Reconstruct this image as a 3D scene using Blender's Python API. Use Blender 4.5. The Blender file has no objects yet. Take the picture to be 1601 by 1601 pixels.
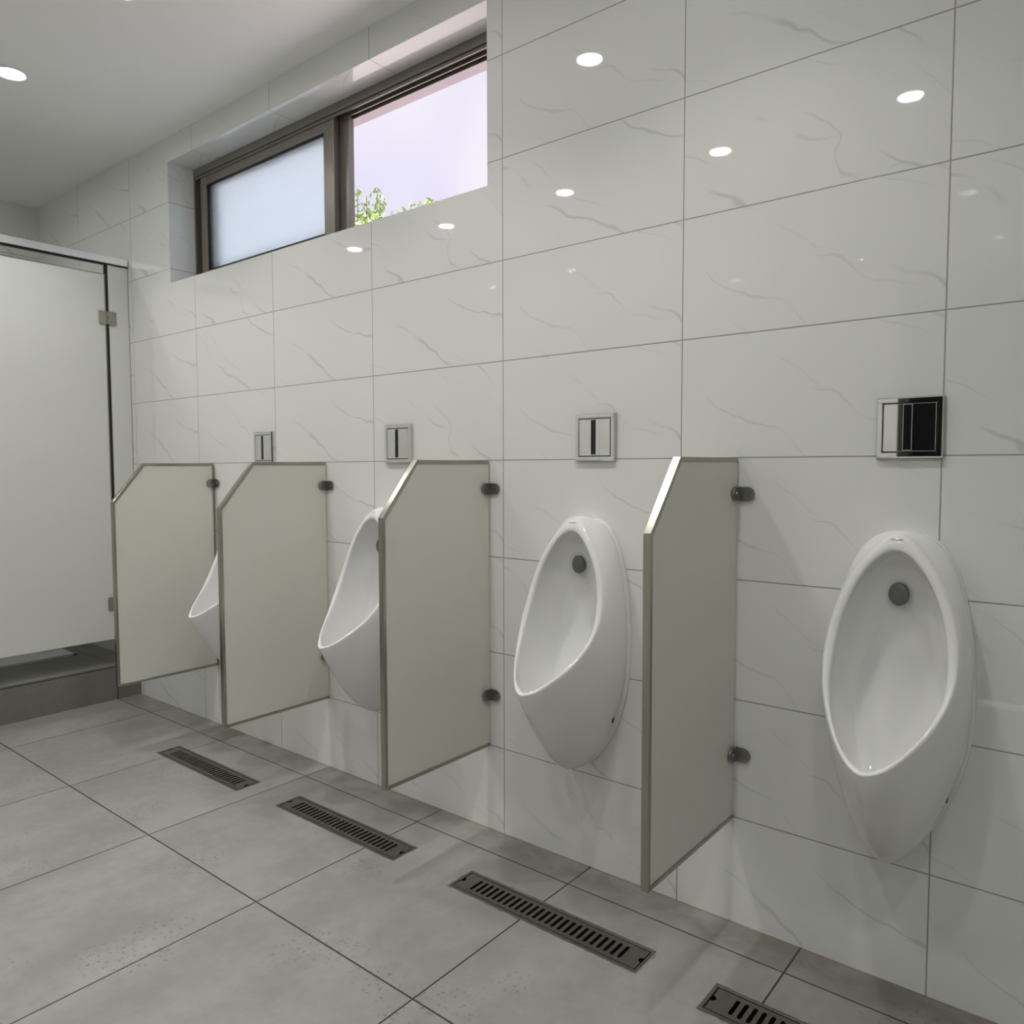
import bpy, bmesh, math, random
from mathutils import Vector, Euler, Matrix

S = bpy.context.scene
COL = S.collection
PI = math.pi

# ------------------------------------------------------------------ camera
cam_data = bpy.data.cameras.new('camera')
cam = bpy.data.objects.new('camera', cam_data)
COL.objects.link(cam)
cam.location = (0.3122, -1.8303, 1.1609)
cam.rotation_mode = 'XYZ'
cam.rotation_euler = (1.5132, 0.0024, 0.6792)
cam_data.sensor_width = 36.0
cam_data.sensor_fit = 'HORIZONTAL'
cam_data.lens = 1197.63 / 1601.0 * 36.0
cam_data.clip_start = 0.02
S.camera = cam

# ------------------------------------------------------------------ world, exposure
S.view_settings.view_transform = 'Standard'
S.view_settings.look = 'None'
S.view_settings.gamma = 1.0
S.view_settings.exposure = 0.0
S.view_settings.use_curve_mapping = False
try:
    S.cycles.max_bounces = 12
    S.cycles.diffuse_bounces = 8
    S.cycles.glossy_bounces = 6
    S.cycles.sample_clamp_indirect = 150.0
    S.cycles.caustics_reflective = False
    S.cycles.caustics_refractive = True
except Exception:
    pass
LAMP_W = 3.1                 # one recessed ceiling light
SKY = 0.95

world = bpy.data.worlds.new('overcast_sky')
S.world = world
world.use_nodes = True
wn = world.node_tree
wn.nodes.clear()
wo = wn.nodes.new('ShaderNodeOutputWorld')
wb = wn.nodes.new('ShaderNodeBackground')
wt = wn.nodes.new('ShaderNodeTexCoord')
wz = wn.nodes.new('ShaderNodeTexNoise')
wz.inputs['Scale'].default_value = 3.2
wz.inputs['Detail'].default_value = 2.0
wr = wn.nodes.new('ShaderNodeValToRGB')
wr.color_ramp.elements[0].position = 0.38
wr.color_ramp.elements[0].color = (0.77, 0.73, 1.0, 1)
wr.color_ramp.elements[1].position = 0.60
wr.color_ramp.elements[1].color = (0.97, 0.93, 1.02, 1)
wn.links.new(wt.outputs['Generated'], wz.inputs['Vector'])
wn.links.new(wz.outputs['Fac'], wr.inputs['Fac'])
wn.links.new(wr.outputs['Color'], wb.inputs['Color'])
wb.inputs['Strength'].default_value = SKY
wn.links.new(wb.outputs['Background'], wo.inputs['Surface'])

sun_data = bpy.data.lights.new('hazy_sun', 'SUN')
sun_data.energy = 14.0
sun_data.angle = math.radians(6)
sun_data.color = (1.0, 0.95, 0.92)
sun = bpy.data.objects.new('hazy_sun', sun_data)
COL.objects.link(sun)
sun.rotation_euler = (math.radians(32), 0, math.radians(-18))     # high behind the building, lights the yard outside

# ------------------------------------------------------------------ dimensions
ZJ = 1.1846            # tile joint at eye level
TH, TW = 0.3036, 0.60  # wall tile pitch
CEIL = 2.69
XL, XR = -4.75, 1.70   # room ends
YF = -2.455            # wall opposite the urinals
WX0, WX1, WZ0, WZ1 = -3.216, -1.260, 2.028, 2.580   # window opening
FDEPTH = 0.072
WT = 0.270              # wall thickness
SX = -3.63             # stall front and platform edge
PZ = 0.176             # platform height
FX0, FP = -0.8728, 0.6025   # floor tile joints across
FY0, FPY = -0.1183, 0.5950

DR = [(-0.375, 0.220), (-1.130, -0.533), (-1.944, -1.351), (-2.752, -2.162)]   # drains along the floor, x from-to
DY = [(-0.350, -0.250), (-0.334, -0.233), (-0.337, -0.239), (-0.351, -0.261)]

# ------------------------------------------------------------------ node helpers
class NT:
    def __init__(self, name):
        self.m = bpy.data.materials.new(name)
        self.m.use_nodes = True
        self.t = self.m.node_tree
        self.t.nodes.clear()
        self.out = self.t.nodes.new('ShaderNodeOutputMaterial')
    def n(self, kind, **kw):
        nd = self.t.nodes.new(kind)
        for k, v in kw.items():
            setattr(nd, k, v)
        return nd
    def put(self, sock, v):
        if hasattr(v, 'node'):
            self.t.links.new(v, sock)
        else:
            sock.default_value = v
    def math(self, op, a, b=0.0, c=0.0, clamp=False):
        nd = self.n('ShaderNodeMath', operation=op, use_clamp=clamp)
        self.put(nd.inputs[0], a); self.put(nd.inputs[1], b); self.put(nd.inputs[2], c)
        return nd.outputs[0]
    def ramp(self, v, a, b, lo=0.0, hi=1.0):
        nd = self.n('ShaderNodeMapRange', interpolation_type='SMOOTHSTEP')
        self.put(nd.inputs[0], v)
        for i, q in enumerate((a, b, lo, hi)):
            self.put(nd.inputs[1 + i], q)
        return nd.outputs[0]
    def mix(self, f, a, b):
        nd = self.n('ShaderNodeMix', data_type='RGBA')
        self.put(nd.inputs[0], f); self.put(nd.inputs[6], a); self.put(nd.inputs[7], b)
        return nd.outputs[2]
    def xyz(self, x, y, z=0.0):
        nd = self.n('ShaderNodeCombineXYZ')
        self.put(nd.inputs[0], x); self.put(nd.inputs[1], y); self.put(nd.inputs[2], z)
        return nd.outputs[0]
    def noise(self, vec, scale, detail=2.0, rough=0.5):
        nd = self.n('ShaderNodeTexNoise')
        self.put(nd.inputs['Vector'], vec)
        nd.inputs['Scale'].default_value = scale
        nd.inputs['Detail'].default_value = detail
        nd.inputs['Roughness'].default_value = rough
        return nd.outputs['Fac']
    def pos(self):
        g = self.n('ShaderNodeTexCoord')
        s = self.n('ShaderNodeSeparateXYZ')
        self.t.links.new(g.outputs['Object'], s.inputs[0])
        return s.outputs[0], s.outputs[1], s.outputs[2], g.outputs['Object']
    def nrm(self):
        g = self.n('ShaderNodeNewGeometry')
        s = self.n('ShaderNodeSeparateXYZ')
        self.t.links.new(g.outputs['Normal'], s.inputs[0])
        return [self.math('ABSOLUTE', o) for o in s.outputs]
    def joint(self, v, phase, pitch, width):
        """1 on a joint line, 0 on the tile; also the tile number"""
        q = self.math('DIVIDE', self.math('SUBTRACT', v, phase), pitch)
        f = self.math('FRACT', self.math('ADD', q, 0.5))
        d = self.math('MULTIPLY', self.math('ABSOLUTE', self.math('SUBTRACT', f, 0.5)), pitch)
        return self.ramp(d, width * 0.35, width * 0.65, 1.0, 0.0), self.math('FLOOR', q)
    def principled(self, **kw):
        p = self.n('ShaderNodeBsdfPrincipled')
        for k, v in kw.items():
            self.put(p.inputs[k.replace('_', ' ')], v)
        self.t.links.new(p.outputs[0], self.out.inputs[0])
        return p
    def bump(self, h, strength, dist):
        b = self.n('ShaderNodeBump')
        b.inputs['Strength'].default_value = strength
        b.inputs['Distance'].default_value = dist
        self.put(b.inputs['Height'], h)
        return b.outputs[0]


def simple(name, col, rough=0.5, metal=0.0, ior=1.5, grain=0.0, scale=60.0, **kw):
    t = NT(name)
    c = (*col, 1.0)
    if grain:
        x, y, z, p = t.pos()
        f = t.noise(p, scale, 3.0)
        c = t.mix(f, tuple(q * (1 - grain) for q in col) + (1.0,), tuple(min(1, q * (1 + grain)) for q in col) + (1.0,))
    t.principled(Base_Color=c, Roughness=rough, Metallic=metal, IOR=ior, **kw)
    return t.m


def marble_tile():
    t = NT('polished_marble_tile')
    x, y, z, p = t.pos()
    nx, ny, nz = t.nrm()
    side = t.math('GREATER_THAN', nx, 0.5)                 # faces across the room use y as their run
    flat = t.math('GREATER_THAN', nz, 0.5)
    u = t.math('ADD', t.math('MULTIPLY', x, t.math('SUBTRACT', 1.0, side)), t.math('MULTIPLY', t.math('ADD', y, 0.3), side))
    v = t.math('ADD', t.math('MULTIPLY', z, t.math('SUBTRACT', 1.0, flat)), t.math('MULTIPLY', t.math('ADD', y, ZJ - 0.15), flat))
    ju, iu = t.joint(u, 0.0, TW, 0.0030)
    jv, iv = t.joint(v, ZJ, TH, 0.0030)
    joint = t.math('MAXIMUM', ju, jv)
    # veins: the print changes from tile to tile
    wnz = t.n('ShaderNodeTexWhiteNoise', noise_dimensions='2D')
    t.put(wnz.inputs['Vector'], t.xyz(iu, iv))
    pick = t.math('FLOOR', t.math('MULTIPLY', wnz.outputs['Value'], 4.0))
    ou = t.math('ADD', t.math('SUBTRACT', u, t.math('MULTIPLY', iu, TW)), t.math('MULTIPLY', pick, 3.37))
    ov = t.math('ADD', t.math('SUBTRACT', v, t.math('MULTIPLY', iv, TH)), t.math('MULTIPLY', pick, 1.93))
    a = math.radians(31)
    along = t.math('SUBTRACT', t.math('MULTIPLY', ou, math.cos(a)), t.math('MULTIPLY', ov, math.sin(a)))
    cross = t.math('ADD', t.math('MULTIPLY', ou, math.sin(a)), t.math('MULTIPLY', ov, math.cos(a)))
    q = t.xyz(along, cross)
    veins = 0.0
    for k, (freq, warp, off, wid, lo, hi, amt) in enumerate(((4.3, 0.52, 0.13, 0.028, 0.45, 0.58, 1.0), (6.1, 0.75, 0.57, 0.017, 0.50, 0.62, 0.65))):
        q2 = t.xyz(t.math('ADD', along, 5.1 * k), t.math('ADD', cross, 2.3 * k))
        w1 = t.math('SUBTRACT', t.noise(t.xyz(along, t.math('MULTIPLY', cross, 1.5), 2.1 + k), 3.2, 3.0, 0.42), 0.5)
        s = t.math('ADD', t.math('ADD', t.math('MULTIPLY', cross, freq), t.math('MULTIPLY', w1, warp * 2.0)), off)
        d = t.math('ABSOLUTE', t.math('SUBTRACT', t.math('FRACT', s), 0.5))
        broad = t.noise(q2, 14.0, 1.0)
        line = t.ramp(d, 0.0, t.math('MULTIPLY', broad, wid * 2.2), 1.0, 0.0)
        mask = t.ramp(t.noise(t.xyz(along, t.math('MULTIPLY', cross, 1.6), 7.7 + k), 4.2, 1.0), lo, hi)
        veins = t.math('MAXIMUM', veins, t.math('MULTIPLY', t.math('MULTIPLY', line, mask), amt))
    cloud = t.noise(q, 3.0, 3.0)
    base = t.mix(cloud, (0.715, 0.722, 0.705, 1), (0.750, 0.755, 0.740, 1))
    base = t.mix(t.math('MULTIPLY', veins, 0.55), base, (0.47, 0.475, 0.475, 1))
    colr = t.mix(joint, base, (0.30, 0.29, 0.265, 1))
    wave = t.math('ADD', t.noise(p, 7.0, 1.0), t.math('MULTIPLY', t.noise(p, 160.0, 1.0), 0.010))
    h = t.math('SUBTRACT', t.math('MULTIPLY', wave, 0.12), joint)
    t.principled(Base_Color=colr, Roughness=t.math('ADD', t.math('MULTIPLY', joint, 0.5), 0.025), IOR=1.5,
                 Normal=t.bump(h, 0.3, 0.0010))
    return t.m


def floor_tile(name, light, dark, stains=True):
    t = NT(name)
    x, y, z, p = t.pos()
    nx, ny, nz = t.nrm()
    jx, ix = t.joint(x, FX0, FP, 0.0044)
    jy, iy = t.joint(y, FY0, FPY, 0.0044)
    jz, iz = t.joint(z, PZ - 0.010, 4.0, 0.005)
    up = t.math('GREATER_THAN', nz, 0.5)
    jx = t.math('MULTIPLY', jx, t.math('LESS_THAN', nx, 0.5))
    jy = t.math('MULTIPLY', jy, t.math('LESS_THAN', ny, 0.5))
    joint = t.math('MAXIMUM', t.math('MAXIMUM', jx, jy), t.math('MULTIPLY', jz, t.math('GREATER_THAN', nx, 0.5)))
    wnz = t.n('ShaderNodeTexWhiteNoise', noise_dimensions='2D')
    t.put(wnz.inputs['Vector'], t.xyz(ix, iy))
    tone = wnz.outputs['Value']
    c1 = t.noise(t.xyz(t.math('MULTIPLY', x, 1.6), y, tone), 2.6, 6.0, 0.6)
    c2 = t.noise(p, 24.0, 4.0, 0.6)
    cl = t.math('ADD', t.math('MULTIPLY', c1, 0.75), t.math('MULTIPLY', c2, 0.25))
    base = t.mix(t.ramp(cl, 0.35, 0.65), dark, light)
    base = t.mix(t.math('MULTIPLY', tone, 0.16), base, dark)
    rough = 0.36
    if stains:
        # damp, dirty tiles along the wall and around the drains
        near = t.ramp(t.math('ADD', y, t.math('MULTIPLY', t.noise(p, 5.0, 3.0), 0.10)), -0.16, 0.0)
        patch = t.ramp(t.noise(t.xyz(t.math('MULTIPLY', x, 0.8), y, 3.0), 6.0, 4.0, 0.6), 0.42, 0.62)
        base = t.mix(t.math('MULTIPLY', t.math('MULTIPLY', near, patch), 0.62), base, (0.135, 0.130, 0.108, 1))
        streak = t.ramp(t.noise(t.xyz(t.math('MULTIPLY', x, 9.0), t.math('MULTIPLY', y, 1.2), 1.0), 1.0, 3.0), 0.55, 0.72)
        nearer = t.ramp(y, -0.60, -0.12)
        base = t.mix(t.math('MULTIPLY', t.math('MULTIPLY', streak, nearer), 0.30), base, (0.17, 0.165, 0.15, 1))
        edge = t.ramp(y, -0.016, -0.002)
        base = t.mix(t.math('MULTIPLY', edge, t.noise(p, 30.0, 2.0)), base, (0.22, 0.16, 0.095, 1))
        ring = 0.0
        wob = t.math('MULTIPLY', t.noise(p, 38.0, 3.0), 0.016)
        for (a0, a1), (b0, b1) in zip(DR, DY):
            ex = t.math('SUBTRACT', t.math('ABSOLUTE', t.math('SUBTRACT', x, (a0 + a1) / 2)), (a1 - a0) / 2)
            ey = t.math('SUBTRACT', t.math('ABSOLUTE', t.math('SUBTRACT', y, (b0 + b1) / 2)), (b1 - b0) / 2)
            ring = t.math('MAXIMUM', ring, t.ramp(t.math('SUBTRACT', t.math('MAXIMUM', ex, ey), wob), -0.009, -0.0045, 1.0, 0.0))
        base = t.mix(t.math('MULTIPLY', ring, 0.8), base, (0.075, 0.062, 0.045, 1))
        # clusters of little pits and grit
        spot = t.ramp(t.noise(p, 95.0, 1.0), 0.625, 0.68)
        clus = t.ramp(t.noise(p, 3.4, 1.0), 0.56, 0.64)
        base = t.mix(t.math('MULTIPLY', t.math('MULTIPLY', spot, clus), 0.62), base, (0.11, 0.105, 0.09, 1))
    colr = t.mix(joint, base, (0.032, 0.027, 0.021, 1))
    h = t.math('ADD', t.math('MULTIPLY', c2, 0.05), t.math('MULTIPLY', joint, -1.0))
    t.principled(Base_Color=colr, Roughness=t.math('ADD', t.math('MULTIPLY', c1, 0.16), rough - 0.06), IOR=1.45,
                 Normal=t.bump(h, 0.4, 0.0015))
    return t.m


def frosted():
    t = NT('frosted_glass')
    x, y, z, p = t.pos()
    f = t.noise(p, 2.0, 1.0)
    gl = t.n('ShaderNodeBsdfGlass')
    t.put(gl.inputs['Color'], t.mix(f, (0.93, 0.98, 1.0, 1), (0.96, 0.99, 1.0, 1)))
    gl.inputs['Roughness'].default_value = 0.5
    gl.inputs['IOR'].default_value = 1.25
    tr = t.n('ShaderNodeBsdfTranslucent'); tr.inputs[0].default_value = (0.95, 0.98, 1.0, 1)
    m1 = t.n('ShaderNodeMixShader'); m1.inputs[0].default_value = 0.2
    t.t.links.new(gl.outputs[0], m1.inputs[1]); t.t.links.new(tr.outputs[0], m1.inputs[2])
    t.t.links.new(m1.outputs[0], t.out.inputs[0])
    return t.m


def brushed(name, col, rough, streak=0.15):
    t = NT(name)
    x, y, z, p = t.pos()
    f = t.noise(t.xyz(t.math('MULTIPLY', x, 300.0), t.math('MULTIPLY', y, 6.0), t.math('MULTIPLY', z, 6.0)), 1.0, 2.0)
    c = t.mix(f, tuple(q * (1 - streak) for q in col) + (1.0,), tuple(min(1, q * (1 + streak)) for q in col) + (1.0,))
    t.principled(Base_Color=c, Roughness=t.math('ADD', t.math('MULTIPLY', f, 0.08), rough - 0.04), Metallic=1.0)
    return t.m


def emitter(name, col, strength):
    t = NT(name)
    e = t.n('ShaderNodeEmission')
    e.inputs[0].default_value = (*col, 1)
    e.inputs[1].default_value = strength
    t.t.links.new(e.outputs[0], t.out.inputs[0])
    return t.m


M = dict(
    tile=marble_tile(),
    floor=floor_tile('grey_stone_floor_tile', (0.300, 0.294, 0.276, 1), (0.222, 0.219, 0.205, 1)),
    step=floor_tile('dark_grey_step_tile', (0.215, 0.21, 0.19, 1), (0.165, 0.16, 0.145, 1), stains=False),
    ceil=simple('white_ceiling_paint', (0.86, 0.86, 0.85), 0.85, grain=0.02, scale=4),
    ceramic=simple('white_glazed_ceramic', (0.73, 0.732, 0.728), 0.05, grain=0.012, scale=3),
    panel=simple('off_white_coated_panel', (0.66, 0.66, 0.605), 0.22, grain=0.03, scale=5),
    door=simple('white_coated_door_panel', (0.68, 0.69, 0.665), 0.3, grain=0.02, scale=4),
    steel=brushed('brushed_stainless_steel', (0.37, 0.36, 0.305), 0.20),
    steel2=brushed('worn_drain_steel', (0.235, 0.225, 0.20), 0.36, 0.3),
    chrome=simple('polished_chrome', (0.80, 0.80, 0.79), 0.025, 1.0, grain=0.02, scale=30),
    dark_chrome=simple('dark_chrome', (0.34, 0.33, 0.30), 0.3, 1.0, grain=0.2, scale=90),
    black=simple('black_gloss_plastic', (0.004, 0.004, 0.005), 0.12, grain=0.1),
    header=brushed('bright_header_steel', (0.90, 0.89, 0.86), 0.30),
    rubber_gap=simple('black_rubber_gap_shade', (0.012, 0.012, 0.012), 0.7, grain=0.2),  # real gaskets, and also the painted shade of the hinge gap
    pit=simple('dark_drain_pit', (0.012, 0.011, 0.009), 0.8, grain=0.3),
    grille=simple('grey_spray_disc', (0.15, 0.15, 0.145), 0.45, 0.4, grain=0.25, scale=250),
    ink=simple('grey_printed_ink', (0.09, 0.09, 0.085), 0.5, grain=0.1),
    bronze=simple('bronze_window_aluminium', (0.235, 0.215, 0.185), 0.35, 0.55, grain=0.08, scale=20),
    bronze_dark=simple('dark_bronze_track_gap_shade', (0.07, 0.055, 0.05), 0.4, 0.3, grain=0.1, scale=20),  # head track, and also the painted shade of the gap beside the sash
    frosted=frosted(),
    soffit=simple('pinkish_outer_render', (0.64, 0.57, 0.60), 0.9, grain=0.04, scale=8),
    lens=emitter('lit_diffuser', (1.0, 0.985, 0.95), 95.0),
    trimw=simple('white_lamp_trim', (0.85, 0.85, 0.85), 0.4, grain=0.01),
    dark=simple('added_dark_box_paint', (0.025, 0.024, 0.026), 0.7, grain=0.2, scale=3),
    doorwood=simple('added_doorway_paint', (0.035, 0.03, 0.028), 0.4, grain=0.3, scale=12),
    leaf=simple('pale_green_leaf', (0.30, 0.42, 0.12), 0.6, grain=0.45, scale=6),
    bark=simple('grey_brown_bark', (0.12, 0.10, 0.07), 0.9, grain=0.3, scale=20),
    earth=simple('pale_concrete_ground', (0.60, 0.545, 0.55), 0.95, grain=0.2, scale=2),
)

# ------------------------------------------------------------------ mesh helpers
def link(name, bm, mat, parent=None, smooth=False, weld=True):
    me = bpy.data.meshes.new(name)
    if weld:
        bmesh.ops.remove_doubles(bm, verts=bm.verts, dist=1e-5)
    bmesh.ops.recalc_face_normals(bm, faces=bm.faces)
    bm.to_mesh(me); bm.free()
    o = bpy.data.objects.new(name, me)
    COL.objects.link(o)
    me.materials.append(mat)
    if smooth:
        for f in me.polygons:
            f.use_smooth = True
    if parent is not None:
        o.parent = parent
    return o


def box(bm, x0, x1, y0, y1, z0, z1, bev=0.0, seg=2):
    r = bmesh.ops.create_cube(bm, size=1.0)
    vs = r['verts']
    for v in vs:
        v.co = Vector(((x0 + x1) / 2 + v.co.x * (x1 - x0), (y0 + y1) / 2 + v.co.y * (y1 - y0), (z0 + z1) / 2 + v.co.z * (z1 - z0)))
    if bev > 0:
        es = list({e for v in vs for e in v.link_edges})
        bmesh.ops.bevel(bm, geom=es, offset=bev, segments=seg, affect='EDGES', profile=0.5)


def boxes(name, lst, mat, parent=None, bev=0.0):
    bm = bmesh.new()
    for b in lst:
        box(bm, *b, bev=bev)
    return link(name, bm, mat, parent, weld=False)


def prism(bm, pts, axis, a, b):
    """closed outline pts (2D) pushed along an axis from a to b; axis 0: (y,z), 1: (x,z), 2: (x,y)"""
    def P(p, w):
        return ((w, p[0], p[1]), (p[0], w, p[1]), (p[0], p[1], w))[axis]
    v0 = [bm.verts.new(P(p, a)) for p in pts]
    v1 = [bm.verts.new(P(p, b)) for p in pts]
    n = len(pts)
    bm.faces.new(v0); bm.faces.new(list(reversed(v1)))
    for i in range(n):
        bm.faces.new((v0[i], v0[(i + 1) % n], v1[(i + 1) % n], v1[i]))


def lathe(bm, prof, center, axis='z', n=40):
    """profile of (radius, height) turned about an axis"""
    rings = []
    for r, h in prof:
        ring = []
        for k in range(n):
            a = 2 * PI * k / n
            c, s = r * math.cos(a), r * math.sin(a)
            v = {'z': (c, s, h), 'y': (c, h, s), 'x': (h, c, s)}[axis]
            ring.append(bm.verts.new(Vector(center) + Vector(v)))
        rings.append(ring)
    for a, b in zip(rings, rings[1:]):
        for k in range(n):
            bm.faces.new((a[k], a[(k + 1) % n], b[(k + 1) % n], b[k]))
    if prof[0][0] > 1e-6: bm.faces.new(rings[0])
    if prof[-1][0] > 1e-6: bm.faces.new(rings[-1])


def holed(bm, us, vs, solid, place):
    """quads on a grid of breakpoints; solid(u, v) says whether the cell is filled"""
    for i in range(len(us) - 1):
        for j in range(len(vs) - 1):
            u, v = (us[i] + us[i + 1]) / 2, (vs[j] + vs[j + 1]) / 2
            if solid(u, v):
                bm.faces.new([bm.verts.new(place(*q)) for q in ((us[i], vs[j]), (us[i + 1], vs[j]), (us[i + 1], vs[j + 1]), (us[i], vs[j + 1]))])


def tag(o, label=None, cat=None, group=None, kind=None):
    if label: o['label'] = label
    if cat: o['category'] = cat
    if group: o['group'] = group
    if kind: o['kind'] = kind
    return o


def thing(name, loc=(0, 0, 0), label=None, cat=None, group=None, kind=None):
    o = bpy.data.objects.new(name, None)
    o.empty_display_size = 0.05
    COL.objects.link(o)
    o.location = loc
    return tag(o, label, cat, group, kind)


def copy_tree(o, parent=None):
    c = o.copy()
    COL.objects.link(c)
    if parent is not None:
        c.parent = parent
    for ch in list(o.children):
        copy_tree(ch, c)
    return c

# ------------------------------------------------------------------ the room

bm = bmesh.new()
us = sorted({SX, XR} | {q for d in DR for q in d})
vs = sorted({YF, 0.0} | {q for d in DY for q in d})
def in_drain(u, v):
    return any(a < u < b and c < v < d for (a, b), (c, d) in zip(DR, DY))
holed(bm, us, vs, lambda u, v: not in_drain(u, v), lambda u, v: (u, v, 0.0))
tag(link('floor', bm, M['floor']), 'grey stone tiled floor with dark joints and damp stains', 'floor', kind='structure')

bm = bmesh.new()
box(bm, XL, SX, YF, 0.0, 0.0, PZ)
tag(link('floor_platform', bm, M['step']), 'raised dark grey tiled platform under the toilet stalls', 'platform', kind='structure')

bm = bmesh.new()
box(bm, XL - 0.1, XR + 0.1, YF - 0.1, WT, CEIL, CEIL + 0.1)
tag(link('ceiling', bm, M['ceil']), 'plain white painted ceiling', 'ceiling', kind='structure')

# wall with the urinals: one skin with the window opening and its tiled reveals
bm = bmesh.new()
us, vs = [XL, WX0, WX1, XR], [0.0, WZ0, WZ1, CEIL]
hole = lambda u, v: not (WX0 < u < WX1 and WZ0 < v < WZ1)
holed(bm, us, vs, hole, lambda u, v: (u, 0.0, v))
YR = 0.126
for a, b in (((WX0, WZ0), (WX1, WZ0)), ((WX1, WZ0), (WX1, WZ1)), ((WX1, WZ1), (WX0, WZ1)), ((WX0, WZ1), (WX0, WZ0))):
    bm.faces.new([bm.verts.new(q) for q in ((a[0], 0, a[1]), (b[0], 0, b[1]), (b[0], YR, b[1]), (a[0], YR, a[1]))])
tag(link('wall_back', bm, M['tile']), 'white marble tiled wall that carries the urinals and the window', 'wall', kind='structure')

# the outer half of that wall, rendered, with the outer reveals
bm = bmesh.new()
for x0, x1, z0, z1 in ((XL, WX0 - 0.004, -0.15, CEIL), (WX1 + 0.004, XR, -0.15, CEIL), (WX0 - 0.004, WX1 + 0.004, -0.15, WZ0 - 0.004), (WX0 - 0.004, WX1 + 0.004, WZ1 + 0.004, CEIL)):
    box(bm, x0, x1, YR + 0.002, WT, z0, z1)
box(bm, WX0 - 0.004, WX1 + 0.004, YR + FDEPTH + 0.002, WT, WZ1 - 0.028, WZ1 + 0.004)
tag(link('wall_outer', bm, M['soffit'], weld=False), 'pinkish rendered outer skin of the window wall', 'wall', kind='structure')

bm = bmesh.new()
box(bm, XL - 0.1, XL, YF, 0.0, 0.0, CEIL)
tag(link('wall_left', bm, M['tile']), 'tiled end wall behind the toilet stalls', 'wall', kind='structure')
bm = bmesh.new()
box(bm, XR, XR + 0.1, YF, 0.0, 0.0, CEIL)
tag(link('wall_right', bm, M['tile']), 'tiled end wall behind the viewer', 'wall', kind='structure')

DX0, DX1, DZ = -0.62, 0.42, 2.10  # opening added for the dark reflection in the nearest sensor plate
bm = bmesh.new()
holed(bm, [XL, DX0, DX1, XR], [0.0, DZ, CEIL], lambda u, v: not (DX0 < u < DX1 and v < DZ), lambda u, v: (u, YF, v))
for a, b in (((DX0, 0), (DX0, DZ)), ((DX0, DZ), (DX1, DZ)), ((DX1, DZ), (DX1, 0))):
    bm.faces.new([bm.verts.new(q) for q in ((a[0], YF, a[1]), (b[0], YF, b[1]), (b[0], YF - 0.12, b[1]), (a[0], YF - 0.12, a[1]))])
tag(link('wall_front', bm, M['tile']), 'white tiled wall opposite the urinals', 'wall', kind='structure')

# dark box and doorway added so the nearest sensor plate mirrors black
bm = bmesh.new()
x0, x1, y0, y1 = DX0 - 0.5, DX1 + 0.5, YF - 1.6, YF - 0.121
for q in (((x0, y0, 0), (x1, y0, 0), (x1, y0, DZ + .3), (x0, y0, DZ + .3)), ((x0, y0, 0), (x0, y1, 0), (x0, y1, DZ + .3), (x0, y0, DZ + .3)),
          ((x1, y0, 0), (x1, y1, 0), (x1, y1, DZ + .3), (x1, y0, DZ + .3)), ((x0, y0, DZ + .3), (x1, y0, DZ + .3), (x1, y1, DZ + .3), (x0, y1, DZ + .3)),
          ((x0, y0, 0), (x1, y0, 0), (x1, y1, 0), (x0, y1, 0))):
    bm.faces.new([bm.verts.new(p) for p in q])
tag(link('added_dark_box', bm, M['dark']), 'added dark box behind the doorway, mirrored by the nearest sensor plate', 'corridor', kind='structure')
d1 = thing('added_doorway', (DX0, YF - 0.06, 0), 'doorway added opposite the urinals for a dark reflection in a sensor plate', 'door', kind='structure')
boxes('added_doorway_frame', [(0, 0.05, -0.05, 0.05, 0, DZ), (DX1 - DX0 - 0.05, DX1 - DX0, -0.05, 0.05, 0, DZ), (0.05, DX1 - DX0 - 0.05, -0.05, 0.05, DZ - 0.05, DZ)], M['doorwood'], d1)

# ------------------------------------------------------------------ window
w1 = thing('window_1', ((WX0 + WX1) / 2, YR, WZ0), 'bronze framed sliding window with its right half open', 'window', kind='structure')
ox, oz = w1.location.x, w1.location.z
def wbox(x0, x1, y0, y1, z0, z1):
    return (x0 - ox, x1 - ox, y0, y1, z0 - oz, z1 - oz)
FD = 0.072
boxes('window_frame', [wbox(WX0, WX1, 0.0, FD, WZ1 - 0.034, WZ1), wbox(WX0, WX1, 0.0, FD, WZ0, WZ0 + 0.03),
                       wbox(WX0, WX0 + 0.012, 0.0, FD, WZ0 + 0.03, WZ1 - 0.034), wbox(WX1 - 0.03, WX1, 0.0, FD, WZ0 + 0.03, WZ1 - 0.034)], M['bronze'], w1)
boxes('track_and_gap_shade', [wbox(WX0 + 0.0121, WX0 + 0.074, 0.037, 0.0405, WZ0 + 0.031, WZ1 - 0.039),  # first strip puts the shade of the gap beside the sash into colour
                       wbox(WX0 + 0.012, WX1 - 0.03, 0.004, FD - 0.003, WZ1 - 0.038, WZ1 - 0.0341)], M['bronze_dark'], w1)
boxes('track_rib', [wbox(WX0 + 0.012, WX1 - 0.03, yy, yy + 0.004, WZ1 - 0.048, WZ1 - 0.038) for yy in (0.004, 0.036, 0.064)], M['bronze'], w1)
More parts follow.
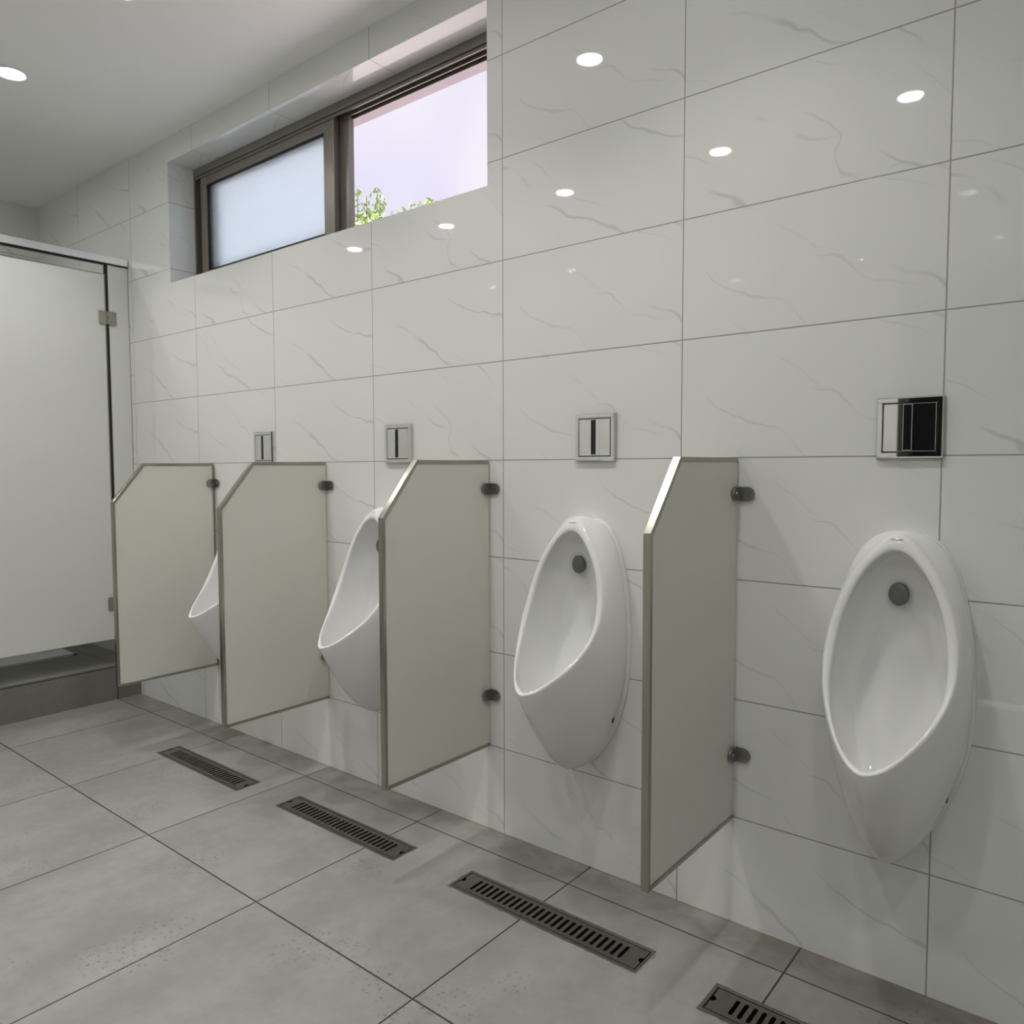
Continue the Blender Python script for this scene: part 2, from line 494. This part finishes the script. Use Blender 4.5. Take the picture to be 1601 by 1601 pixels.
def sash(x0, x1, y0, y1, parent):
    z0, z1 = WZ0 + 0.031, WZ1 - 0.040
    s = boxes('sash', [wbox(x0, x0 + 0.052, y0, y1, z0, z1), wbox(x1 - 0.062, x1, y0, y1, z0, z1),
                       wbox(x0 + 0.052, x1 - 0.062, y0, y1, z1 - 0.046, z1), wbox(x0 + 0.052, x1 - 0.062, y0, y1, z0, z0 + 0.036)], M['bronze'], parent, bev=0.002)
    ym = (y0 + y1) / 2
    boxes('gasket', [wbox(x0 + 0.052, x0 + 0.060, y0 + 0.004, y1 - 0.004, z0 + 0.036, z1 - 0.046), wbox(x1 - 0.068, x1 - 0.062, y0 + 0.004, y1 - 0.004, z0 + 0.036, z1 - 0.046),
                     wbox(x0 + 0.060, x1 - 0.068, y0 + 0.004, y1 - 0.004, z1 - 0.054, z1 - 0.046), wbox(x0 + 0.060, x1 - 0.068, y0 + 0.004, y1 - 0.004, z0 + 0.036, z0 + 0.043)], M['rubber_gap'], s)
    g = boxes('glass_pane', [wbox(x0 + 0.056, x1 - 0.064, ym - 0.003, ym + 0.003, z0 + 0.039, z1 - 0.05)], M['frosted'], s)
    return s
tag(sash(WX0 + 0.045, -2.172, 0.009, 0.035, w1), 'front sash with a frosted pane')
tag(sash(WX0 + 0.075, -2.118, 0.041, 0.067, w1), 'rear sash slid behind the front one')

# ------------------------------------------------------------------ recessed ceiling lights
def downlight(x, y, label, power=1.0):
    t = thing('ceiling_downlight', (x, y, CEIL), label, 'ceiling light', 'recessed ceiling lights')
    bm = bmesh.new()
    lathe(bm, [(0.046, -0.001), (0.050, -0.006), (0.056, -0.006), (0.060, -0.0005)], (0, 0, 0))
    link('trim_ring', bm, M['trimw'], t, smooth=True)
    bm = bmesh.new()
    lathe(bm, [(0.0455, -0.0005), (0.0455, -0.0025)], (0, 0, 0))
    link('diffuser', bm, M['lens'], t)
    ld = bpy.data.lights.new('downlight_lamp', 'AREA')
    ld.shape = 'DISK'; ld.size = 0.088; ld.energy = LAMP_W * power; ld.color = (1.0, 0.985, 0.95)
    try: ld.spread = math.radians(104)
    except Exception: pass
    lo = bpy.data.objects.new('lamp', ld)
    COL.objects.link(lo); lo.parent = t; lo.location = (0, 0, -0.0075)
    return t
DL = [(-3.11, -0.67, 'round lit ceiling light at the left edge of the photo, near the stall'),
      (-2.25, -0.64, 'round ceiling light just past the top edge, its glow on the ceiling beside the window'),
      (-1.32, -0.66, 'round ceiling light mirrored as the topmost bright spot on the wall tiles'),
      (-0.43, -0.67, 'round ceiling light above the partition nearest the viewer, beyond the top edge'),
      (-0.45, -1.74, 'round ceiling light mirrored as the rightmost bright spot on the wall tiles'),
      (-1.29, -1.765, 'round ceiling light mirrored as the bright spot second from the right on the tiles'),
      (-2.19, -1.745, 'round ceiling light mirrored as the bright spot just right of the window corner'),
      (-3.11, -1.755, 'round ceiling light mirrored as the bright spot below the open half of the window'),
      (-3.96, -1.72, 'round ceiling light mirrored as the small bright spot below the window mullion')]
DL += [(-4.00, -0.67, 'added dim round light over the toilet stall, brightening its inside', 0.3),  # this and the next two are unseen lights added to balance brightness
       (0.46, -1.75, 'added unseen round light almost above the viewer, brightening the right side'),
       (1.35, -1.75, 'added unseen round light nearest the right end wall, brightening that side')]
for d in DL:
    downlight(*d)

# ------------------------------------------------------------------ toilet stall front
st = thing('toilet_stall', (SX, -0.5, PZ), 'white toilet stall front with steel header rail on the raised dark platform', 'toilet stall')
def sb(x0, x1, y0, y1, z0, z1):
    return (x0, x1, y0 + 0.5, y1 + 0.5, z0 - PZ, z1 - PZ)
boxes('header_rail', [sb(-0.042, 0.0, YF + 0.003, -0.003, 2.168, 2.203)], M['header'], st, bev=0.002)
boxes('side_panel', [sb(-0.026, -0.010, -0.098, -0.003, PZ + 0.001, 2.162)], M['door'], st, bev=0.001)
boxes('edge_strip', [sb(-0.0275, -0.0085, -0.1015, -0.0985, PZ + 0.001, 2.162)], M['steel'], st)
boxes('dark_gap_strip', [sb(-0.034, -0.006, YF + 0.003, -0.003, 2.1625, 2.1679), sb(-0.024, -0.011, -0.1130, -0.1020, PZ + 0.001, 2.162)], M['rubber_gap'], st)  # black strips: the hinge gap's shade as colour, and the header's dark underline
dr = boxes('stall_door', [sb(-0.026, -0.010, -0.900, -0.117, 0.306, 2.112)], M['door'], st, bev=0.001)
boxes('door_edging', [sb(-0.0275, -0.0085, -0.117, -0.1135, 0.306, 2.1155), sb(-0.0275, -0.0085, -0.900, -0.117, 2.112, 2.1155)], M['steel'], dr)
for hz in (1.902, 0.486):
    h = boxes('hinge', [sb(-0.0085, -0.0035, -0.147, -0.111, hz - 0.033, hz + 0.033), sb(-0.0085, -0.0035, -0.104, -0.066, hz - 0.033, hz + 0.033)], M['steel'], dr, bev=0.0015)
    bm = bmesh.new()
    for a, b in ((-0.031, -0.002), (0.002, 0.031)):
        lathe(bm, [(0.0062, a), (0.0062, b)], (-0.003, -0.1075 + 0.5, hz - PZ), n=16)
    link('hinge_pin', bm, M['steel'], h, smooth=False)
boxes('mid_panel', [sb(-0.026, -0.010, -1.200, -0.906, PZ + 0.001, 2.162)], M['door'], st, bev=0.001)
boxes('stall_door', [sb(-0.026, -0.010, -2.000, -1.206, 0.306, 2.112)], M['door'], st, bev=0.001)
boxes('end_panel', [sb(-0.026, -0.010, YF + 0.003, -2.006, PZ + 0.001, 2.162)], M['door'], st, bev=0.001)
boxes('divider_panel', [sb(XL - SX + 0.003, -0.027, -1.060, -1.044, PZ + 0.12, 2.168)], M['door'], st, bev=0.001)

# squat toilet glimpsed under the door
sq = thing('squat_toilet', (-4.28, -0.40, PZ), 'white ceramic squat toilet glimpsed on the platform under the stall door', 'squat toilet')
bm = bmesh.new()
def rrect(hx, hy, r, n=8):
    pts = []
    for cx, cy, a0 in ((hx - r, hy - r, 0), (-hx + r, hy - r, 90), (-hx + r, -hy + r, 180), (hx - r, -hy + r, 270)):
        for k in range(n + 1):
            a = math.radians(a0 + 90 * k / n)
            pts.append((cx + r * math.cos(a), cy + r * math.sin(a)))
    return pts
loops = [(0.28, 0.228, 0.01, 0.0005), (0.28, 0.228, 0.01, 0.012), (0.276, 0.224, 0.012, 0.015), (0.225, 0.105, 0.10, 0.014), (0.215, 0.098, 0.095, 0.004), (0.19, 0.08, 0.078, -0.0), (0.10, 0.05, 0.048, 0.0004)]
prev = None
for hx, hy, r, z in loops:
    ring = [bm.verts.new((p[0], p[1], max(z, 0.0006))) for p in rrect(hx, hy, r)]
    if prev:
        for k in range(len(ring)):
            bm.faces.new((prev[k], prev[(k + 1) % len(ring)], ring[(k + 1) % len(ring)], ring[k]))
    prev = ring
bm.faces.new(prev)
link('pan', bm, M['ceramic'], sq)
for s in (-1, 1):
    bm = bmesh.new()
    for k in range(7):
        box(bm, -0.13 + k * 0.042, -0.105 + k * 0.042, s * 0.165 - 0.045, s * 0.165 + 0.045, 0.0145, 0.019, bev=0.0015)
    link('foot_tread', bm, M['ceramic'], sq, weld=False)
for s in (-1, 1):
    boxes('sealant', [(-0.284, 0.284, min(s * 0.228, s * 0.234), max(s * 0.228, s * 0.234), 0.0003, 0.006)], M['rubber_gap'], sq)

# ------------------------------------------------------------------ urinals
OUT = (1.024, .577, .762, .127, 1.511, 1.136, -.021, .172, -3.55, 7.204, -.106)
INN = (.985, .581, .737, .109, 1.213, 1.319, -.216, .546, .762, .096, .101)
def egg(q, th):
    zt, zb, zw, w, pu, pl = q[:6]
    s, c = math.sin(th), math.cos(th)
    z = zw + (zt - zw) * s if s > 0 else zw + (zw - zb) * s
    x = w * math.copysign(abs(c) ** (pu if s > 0 else pl), c)
    if s > 0 and pu > 1.1:      # rounded, not pointed, at the top
        x = w * math.copysign(0.72 * abs(c) ** (pu * 1.17) + 0.28 * abs(c) ** 0.62, c)
    y = 0.0
    if len(q) > 6:
        u = z - 0.8
        y = q[6] + q[7] * u + q[8] * u * u + q[9] * u ** 3 + q[10] * (x / w) ** 2
    return Vector((x, y, z))
def bez(a, b, c, d, t):
    s = 1 - t
    return a * s ** 3 + b * (3 * s * s * t) + c * (3 * s * t * t) + d * t ** 3

def backy(z):
    return -0.036 - 0.07 * max(0.0, (0.72 - z) / 0.22) ** 1.5

def urinal_columns(th):
    s, c = math.sin(th), math.cos(th)
    lw, up = max(0.0, -s), max(0.0, s)
    fl = egg((1.020, .309, .66, .141, .65, 1.4), th)
    fl.y = -0.0006
    out = [fl.copy(), fl + Vector((0, -0.008, 0)), fl + Vector((-0.003 * c, -0.0115, 0.0))]
    gr = min(1.0, max(0.0, (0.78 - fl.z) / 0.22)); gr = gr * gr * (3 - 2 * gr)
    g = Vector((fl.x * (1.0 - 0.065 * gr - 0.05 * math.exp(-((fl.z - 0.46) / 0.06) ** 2)) - 0.004 * c * (1 - gr), -0.0135, fl.z - 0.003 * up))
    out.append(g)
    E, I = egg(OUT, th), egg(INN, th)
    l2 = lw ** 1.5
    E = E + Vector((0, 0.013, -0.003)) * up ** 4       # broad rounding over the top of the rim
    c1 = g + Vector((0.016 * c, -(0.035 + 0.115 * l2), -0.009 * l2 + 0.010 * up))
    c2 = E + Vector((0.012 * c, 0.025 + 0.079 * l2, -0.177 * l2 + 0.008 * up))
    for k in range(1, 12):
        out.append(bez(g, c1, c2, E, k / 12.0 * 0.985))
    # rounded rim
    nrm = Vector((0, -0.62, 0.45 + 0.2 * lw))
    for t_, b_ in ((0.02, 0.0), (0.10, 0.45), (0.24, 0.8), (0.42, 1.0), (0.60, 1.0), (0.78, 0.8), (0.92, 0.45), (1.0, 0.0)):
        wd = (I - E).length
        out.append(E.lerp(I, t_) + nrm * (b_ * min(0.0055 + 0.0045 * up, 0.26 * wd + 0.001)))
    # bowl
    B = egg((.870, .500, .655, .079, 2.0, .75), th)
    B.y = backy(B.z)
    b1 = I + Vector((0.002 * c, 0.014 + 0.030 * (1 - lw), -0.135 * l2))
    b2 = B + Vector((0.010 * c, -0.014 - 0.050 * l2, 0.050 * up - 0.055 * l2))
    for k in range(1, 13):
        out.append(bez(I, b1, b2, B, k / 12.0))
    P = Vector((0, -0.039, 0.68))
    for f in (0.7, 0.4, 0.15):
        v = P.lerp(B, f)
        v.y = backy(v.z)
        out.append(v)
    return out

def make_urinal():
    t = thing('urinal')
    n = 96
    bm = bmesh.new()
    cols = [[bm.verts.new(v) for v in urinal_columns(2 * PI * k / n + PI / n)] for k in range(n)]
    m = len(cols[0])
    for k in range(n):
        a, b = cols[k], cols[(k + 1) % n]
        for j in range(m - 1):
            bm.faces.new((a[j], b[j], b[j + 1], a[j + 1]))
    bm.faces.new([c[-1] for c in cols])
    link('bowl', bm, M['ceramic'], t, smooth=True)
    bm = bmesh.new()
    prof = [(0.0001, -0.0125), (0.010, -0.0122), (0.0165, -0.0105), (0.0195, -0.0075), (0.0195, 0.0), (0.012, 0.002), (0.012, 0.016)]
    lathe(bm, prof, (0, 0, 0), axis='y', n=32)
    for v in bm.verts:
        v.co = Vector((v.co.x * 1.02, -0.048 + v.co.y, 0.890 + v.co.z * 1.26))
    link('spray_disc', bm, M['grille'], t, smooth=True)
    # small printed maker's mark on the top of the rim (too small to read): a line of tiny letters
    bm = bmesh.new()
    rnd = random.Random(4)
    yz = lambda h: (-0.0870 - 0.2 * h, 1.0065 + h)
    E, I = egg(OUT, PI / 2) + Vector((0, 0.013, -0.003)), egg(INN, PI / 2)
    mid = E.lerp(I, 0.46) + Vector((0, -0.62, 0.45)) * 0.0104
    d = (I - E).normalized(); d = Vector((0, d.y, d.z))
    nn = Vector((0, d.z, -d.y)); nn = nn if nn.y < 0 else -nn
    for k in range(7):
        x0 = -0.0125 + k * 0.0036
        strokes = [((x0, -.0015), (x0 + .0007, .0015)), ((x0 + .0019, -.0015), (x0 + .0026, .0015)), ((x0, (-.0015, .0009, -.0003)[k % 3]), (x0 + .0026, (-.0009, .0015, .0003)[k % 3]))]
        for (a, b), (c, e) in strokes:
            bm.faces.new([bm.verts.new(Vector((p, 0, 0)) + mid - d * q + nn * 0.0009) for p, q in ((a, b), (c, b), (c, e), (a, e))])
    o = link('printed_mark', bm, M['ink'], t, weld=False)
    for s in (-1, 1):
        bm = bmesh.new()
        bmesh.ops.create_uvsphere(bm, u_segments=20, v_segments=12, radius=1.0)
        for v in bm.verts:
            v.co = Vector((s * 0.0955 + v.co.x * 0.004, -0.0235 + v.co.y * 0.006, 0.470 + v.co.z * 0.020))
        link('fixing_hole', bm, M['pit'], t, smooth=True)
    return t

UX = [-0.064, -0.884, -1.712, -2.535]
UL = ['white ceramic urinal in full view with no partition on its right',
      'white ceramic urinal between the nearest partition and the next one, whole rim in view',
      'white ceramic urinal half hidden by the second partition, its spray disc just showing',
      'white ceramic urinal of which only a lip tip shows beside the third partition']
base = make_urinal()
for i, x in enumerate(UX):
    u = base if i == 0 else copy_tree(base)
    u.location = (x, 0, 0)
    tag(u, UL[i], 'urinal', 'wall-hung urinals along the tiled wall')

# ------------------------------------------------------------------ flush sensor plates
def make_sensor():
    t = thing('flush_sensor')
    h = 0.0655
    bm = bmesh.new()
    prof = [(h, 0.0), (h, -0.007), (h - 0.003, -0.0105), (h - 0.011, -0.0105), (h - 0.0125, -0.008), (h - 0.0125, -0.0005)]
    prev = None
    for r, y in prof:
        ring = [bm.verts.new((sx * r, y, sz * r)) for sx, sz in ((-1, -1), (1, -1), (1, 1), (-1, 1))]
        if prev:
            for k in range(4):
                bm.faces.new((prev[k], prev[(k + 1) % 4], ring[(k + 1) % 4], ring[k]))
        prev = ring
    link('outer_frame', bm, M['chrome'], t)
    bm = bmesh.new()
    box(bm, -0.0515, 0.0515, -0.0092, -0.0006, -0.0515, 0.0515, bev=0.0012)
    link('cover_plate', bm, M['chrome'], t)
    bm = bmesh.new()
    box(bm, -0.0115, 0.0045, -0.0100, -0.0088, -0.048, 0.049, bev=0.0004)
    wdw = link('sensor_window', bm, M['black'], t)
    boxes('window_bezel', [(-0.0125, -0.0115, -0.0098, -0.0088, -0.049, 0.050), (0.0045, 0.0055, -0.0098, -0.0088, -0.049, 0.050),
                           (-0.0115, 0.0045, -0.0098, -0.0088, -0.049, -0.048), (-0.0115, 0.0045, -0.0098, -0.0088, 0.049, 0.050)], M['header'], wdw)
    return t
SXs = [-0.062, -0.861, -1.667, -2.478]
SL = ['square chrome flush sensor plate whose face mirrors something black',
      'square chrome flush sensor plate above the urinal between the two nearest partitions',
      'square chrome flush sensor plate just above the top corner of the second partition',
      'smallest square chrome flush sensor plate, just above the third partition']
base = make_sensor()
for i, x in enumerate(SXs):
    s = base if i == 0 else copy_tree(base)
    s.location = (x, -0.0004, 1.2455)
    tag(s, SL[i], 'flush sensor', 'flush sensors above the urinals')

# ------------------------------------------------------------------ partitions
def make_partition():
    t = thing('urinal_partition')
    z0, z1, zc, y1, yc = 0.272, 1.184, 1.026, -0.446, -0.316
    W = 0.018
    a = 0.003
    bm = bmesh.new()
    prism(bm, [(-0.004, z0 + a), (y1 + a, z0 + a), (y1 + a, zc - 0.001), (yc + 0.001, z1 - a), (-0.004, z1 - a)], 0, -W + 0.0025, -0.0025)
    link('panel', bm, M['panel'], t)
    def strip(p, q, inw, mitre0=(0, 0), mitre1=(0, 0)):
        bm = bmesh.new()
        p, q = Vector((p[0], p[1])), Vector((q[0], q[1]))
        n = Vector(inw) * 0.0105
        prism(bm, [tuple(p), tuple(q), tuple(q + n + Vector(mitre1)), tuple(p + n + Vector(mitre0))], 0, -W, 0.0)
        es = list(bm.edges)
        bmesh.ops.bevel(bm, geom=es, offset=0.0008, segments=1, affect='EDGES')
        return link('edge_trim', bm, M['steel'], t)
    dv = Vector((yc - y1, z1 - zc)); ln = dv.length
    nb = (dv.y / ln, -dv.x / ln)
    k = 0.0042
    strip((-0.004, z1), (yc, z1), (0, -1), (0, 0), (k, 0))
    strip((yc, z1), (y1, zc), nb, (0, 0), (0.002, -0.0))
    strip((y1, zc), (y1, z0), (1, 0), (0, -k), (0, 0.0105))
    strip((y1 + 0.0005, z0), (-0.004, z0), (0, 1), (0.0105, 0), (0, 0))
    for zb in (1.0955, 0.440):
        def lobe():
            pts = [(-0.0, -0.0175), (0.020, -0.0175)]
            for j in range(1, 12):
                an = -PI / 2 + PI * j / 12
                pts.append((0.020 + 0.0175 * math.cos(an), 0.0175 * math.sin(an)))
            return pts + [(0.020, 0.0175), (0.0, 0.0175)]
        bm = bmesh.new()
        prism(bm, [(0.0006 + p[0] * 1.08, zb + p[1]) for p in lobe()], 1, -0.0055, -0.0006)
        prism(bm, [(-0.0012 - p[0] * 1.05, zb + p[1]) for p in lobe()], 0, 0.0002, 0.0056)
        b = link('bracket', bm, M['dark_chrome'], t, weld=False)
        bm = bmesh.new()
        lathe(bm, [(0.0062, -0.0056), (0.0055, -0.0078), (0.002, -0.0078), (0.0015, -0.0066)], (0.0245, 0, zb), axis='y', n=20)
        lathe(bm, [(0.0062, 0.0056), (0.0055, 0.0078), (0.002, 0.0078), (0.0015, 0.0066)], (0, -0.0245, zb), axis='x', n=20)
        link('screw', bm, M['dark_chrome'], b, weld=False)
    return t
PX = [-0.443, -1.255, -2.072, -2.872]
PL = ['off white urinal partition with steel edging nearest the viewer, left of the fully visible urinal',
      'off white urinal partition with steel edging, second from the viewer, hiding half of a urinal',
      'off white urinal partition with steel edging, third from the viewer, under the smallest sensor plate',
      'farthest off white urinal partition with steel edging, in front of the toilet stall']
base = make_partition()
for i, x in enumerate(PX):
    p = base if i == 0 else copy_tree(base)
    p.location = (x, 0, 0)
    tag(p, PL[i], 'partition', 'partitions between the urinals')
    if i == 3:
        boxes('wall_edging', [(-0.019, 0.001, -0.010, -0.0035, 0.2835, 1.173)], M['steel'], p)

# ------------------------------------------------------------------ floor drains
def make_drain():
    t = thing('floor_drain')
    L, Wd = 0.595, 0.100
    hx, hy = L / 2, Wd / 2
    bm = bmesh.new()
    prev = None
    for dx, z in ((0.0, -0.002), (0.0, 0.0012), (0.006, 0.0018), (0.0085, 0.0010), (0.0095, -0.004), (0.0095, -0.045)):
        ring = [bm.verts.new((sx * (hx - dx), sy * (hy - dx), z)) for sx, sy in ((-1, -1), (1, -1), (1, 1), (-1, 1))]
        if prev:
            for k in range(4):
                bm.faces.new((prev[k], prev[(k + 1) % 4], ring[(k + 1) % 4], ring[k]))
        prev = ring
    link('tray_frame', bm, M['steel2'], t)
    bm = bmesh.new()
    bm.faces.new([bm.verts.new(q) for q in ((-hx, -hy, -0.045), (hx, -hy, -0.045), (hx, hy, -0.045), (-hx, hy, -0.045))])
    link('channel_bottom', bm, M['pit'], t)
    # slotted grate
    gx, gy = hx - 0.0115, hy - 0.0115
    n, pitch, sl, r = 25, 0.0196, 0.0265, 0.0048
    bm = bmesh.new()
    zt = 0.0006
    xs = -n * pitch / 2
    F = lambda pts: bm.faces.new([bm.verts.new((p[0], p[1], zt)) for p in pts])
    for k in range(n):
        u0, u1 = xs + k * pitch, xs + (k + 1) * pitch
        uc = (u0 + u1) / 2
        for s in (-1, 1):
            arc = []
            for j in range(7):
                a = -PI / 2 + PI / 2 * j / 6
                arc.append((uc + s * r * math.cos(a), -(sl - r) + r * math.sin(a)))
            arc += [(p[0], -p[1]) for p in reversed(arc)]
            ue = u1 if s > 0 else u0
            F([(uc, -gy), (ue, -gy), (ue, gy), (uc, gy)] + list(reversed(arc)))
    for s in (-1, 1):
        e0, e1 = s * n * pitch / 2, s * gx
        nr = 0.0095
        F([(e0, -gy), (e1, -gy)] + [(e1 - s * nr * math.sin(PI * j / 8), -nr * math.cos(PI * j / 8)) for j in range(9)] + [(e1, gy), (e0, gy)])
    g = link('slotted_grate', bm, M['steel2'], t)
    so = g.modifiers.new('thickness', 'SOLIDIFY'); so.thickness = 0.003; so.offset = -1
    return t
DLb = ['slotted steel floor drain cut off by the bottom edge of the photo',
       'slotted steel floor drain in front of the urinal between the two nearest partitions',
       'slotted steel floor drain in front of the half hidden urinal, third from the bottom edge',
       'farthest slotted steel floor drain, closest to the raised platform']
base = make_drain()
for i in range(4):
    d = base if i == 0 else copy_tree(base)
    d.location = (sum(DR[i]) / 2, sum(DY[i]) / 2, 0.0)
    tag(d, DLb[i], 'floor drain', 'slotted floor drains before the urinals')

# ------------------------------------------------------------------ outside
bm = bmesh.new()
bm.faces.new([bm.verts.new(q) for q in ((-16, WT, -0.15), (6, WT, -0.15), (6, 16, -0.15), (-16, 16, -0.15))])
tag(link('ground', bm, M['earth']), 'bare ground outside the window', 'ground', kind='structure')
tr = thing('tree', (-7.5, 5.1, -0.15), 'pale green tree whose top shoots show in the open half of the window', 'tree')
rnd = random.Random(11)
stems = []
def tube(bm, pts, r0, r1, n=7):
    rings = []
    for i, p in enumerate(pts):
        r = r0 + (r1 - r0) * i / (len(pts) - 1)
        rings.append([bm.verts.new(Vector(p) + Vector((r * math.cos(2 * PI * k / n), r * math.sin(2 * PI * k / n), 0))) for k in range(n)])
    for a, b in zip(rings, rings[1:]):
        for k in range(n):
            bm.faces.new((a[k], a[(k + 1) % n], b[(k + 1) % n], b[k]))
    bm.faces.new(rings[0]); bm.faces.new(rings[-1])
bm = bmesh.new()
tube(bm, [(0, 0, 0), (0.05, 0.02, 1.2), (-0.03, 0.05, 2.4), (0.0, 0.0, 3.4)], 0.10, 0.05)
# shoots: (x, top z) relative to the tree, leafy above the canopy
SH = [(-0.80, 4.72), (-0.62, 4.45), (-0.42, 4.78), (-0.27, 5.00), (-0.16, 4.98), (-0.02, 4.85), (0.20, 4.80), (0.42, 4.62), (0.62, 4.72), (0.80, 4.62), (1.0, 4.5), (1.3, 4.4), (-1.0, 4.7), (-1.3, 4.6)]
shoots = []
for x, zt in SH:
    yy = rnd.uniform(-0.25, 0.25)
    pts = [(0.0, 0.0, 3.2), (x * 0.7, yy * 0.7, 3.75), (x * 0.96, yy, 4.2), (x + rnd.uniform(-.05, .05), yy, zt)]
    tube(bm, pts, 0.02, 0.004, 5)
    shoots.append(pts)
link('trunk', bm, M['bark'], tr)
bm = bmesh.new()
def leaf(c, s):
    rot = Euler((rnd.uniform(-1.2, 1.2), rnd.uniform(-1.2, 1.2), rnd.uniform(0, 6.28))).to_matrix()
    vs_ = [bm.verts.new(Vector(c) + rot @ Vector(q) * s) for q in ((-1, 0, 0), (-0.3, 0.38, 0.06), (0.5, 0.3, 0.04), (1, 0, -0.05), (0.5, -0.3, 0.04), (-0.3, -0.38, 0.06))]
    bm.faces.new(vs_)
for pts in shoots:
    a, b = Vector(pts[2]), Vector(pts[3])
    k = int(16 + 50 * (b - a).length)
    for i in range(k):
        f = rnd.random()
        p = a.lerp(b, f)
        sp = 0.13 * (1.15 - f)
        leaf(p + Vector((rnd.gauss(0, sp), rnd.gauss(0, sp), rnd.gauss(0, 0.03))), rnd.uniform(0.032, 0.06))
def blob(cx, cy, cz, rx, ry, rz, num):
    for _ in range(num):
        v = Vector((rnd.gauss(0, 1), rnd.gauss(0, 1), rnd.gauss(0, 1))).normalized() * rnd.uniform(0.55, 1.0)
        leaf((cx + v.x * rx, cy + v.y * ry, cz + v.z * rz), rnd.uniform(0.03, 0.055))
blob(-0.72, 0, 4.36, 0.32, 0.4, 0.36, 900)
blob(-0.1, 0, 4.24, 0.6, 0.5, 0.36, 800)
blob(0.75, 0.1, 4.30, 0.5, 0.45, 0.36, 640)
blob(-1.35, 0, 4.2, 0.5, 0.5, 0.4, 420)
blob(0, 0, 3.6, 1.3, 0.9, 0.45, 900)
tag(link('foliage', bm, M['leaf'], tr, weld=False), kind='stuff')
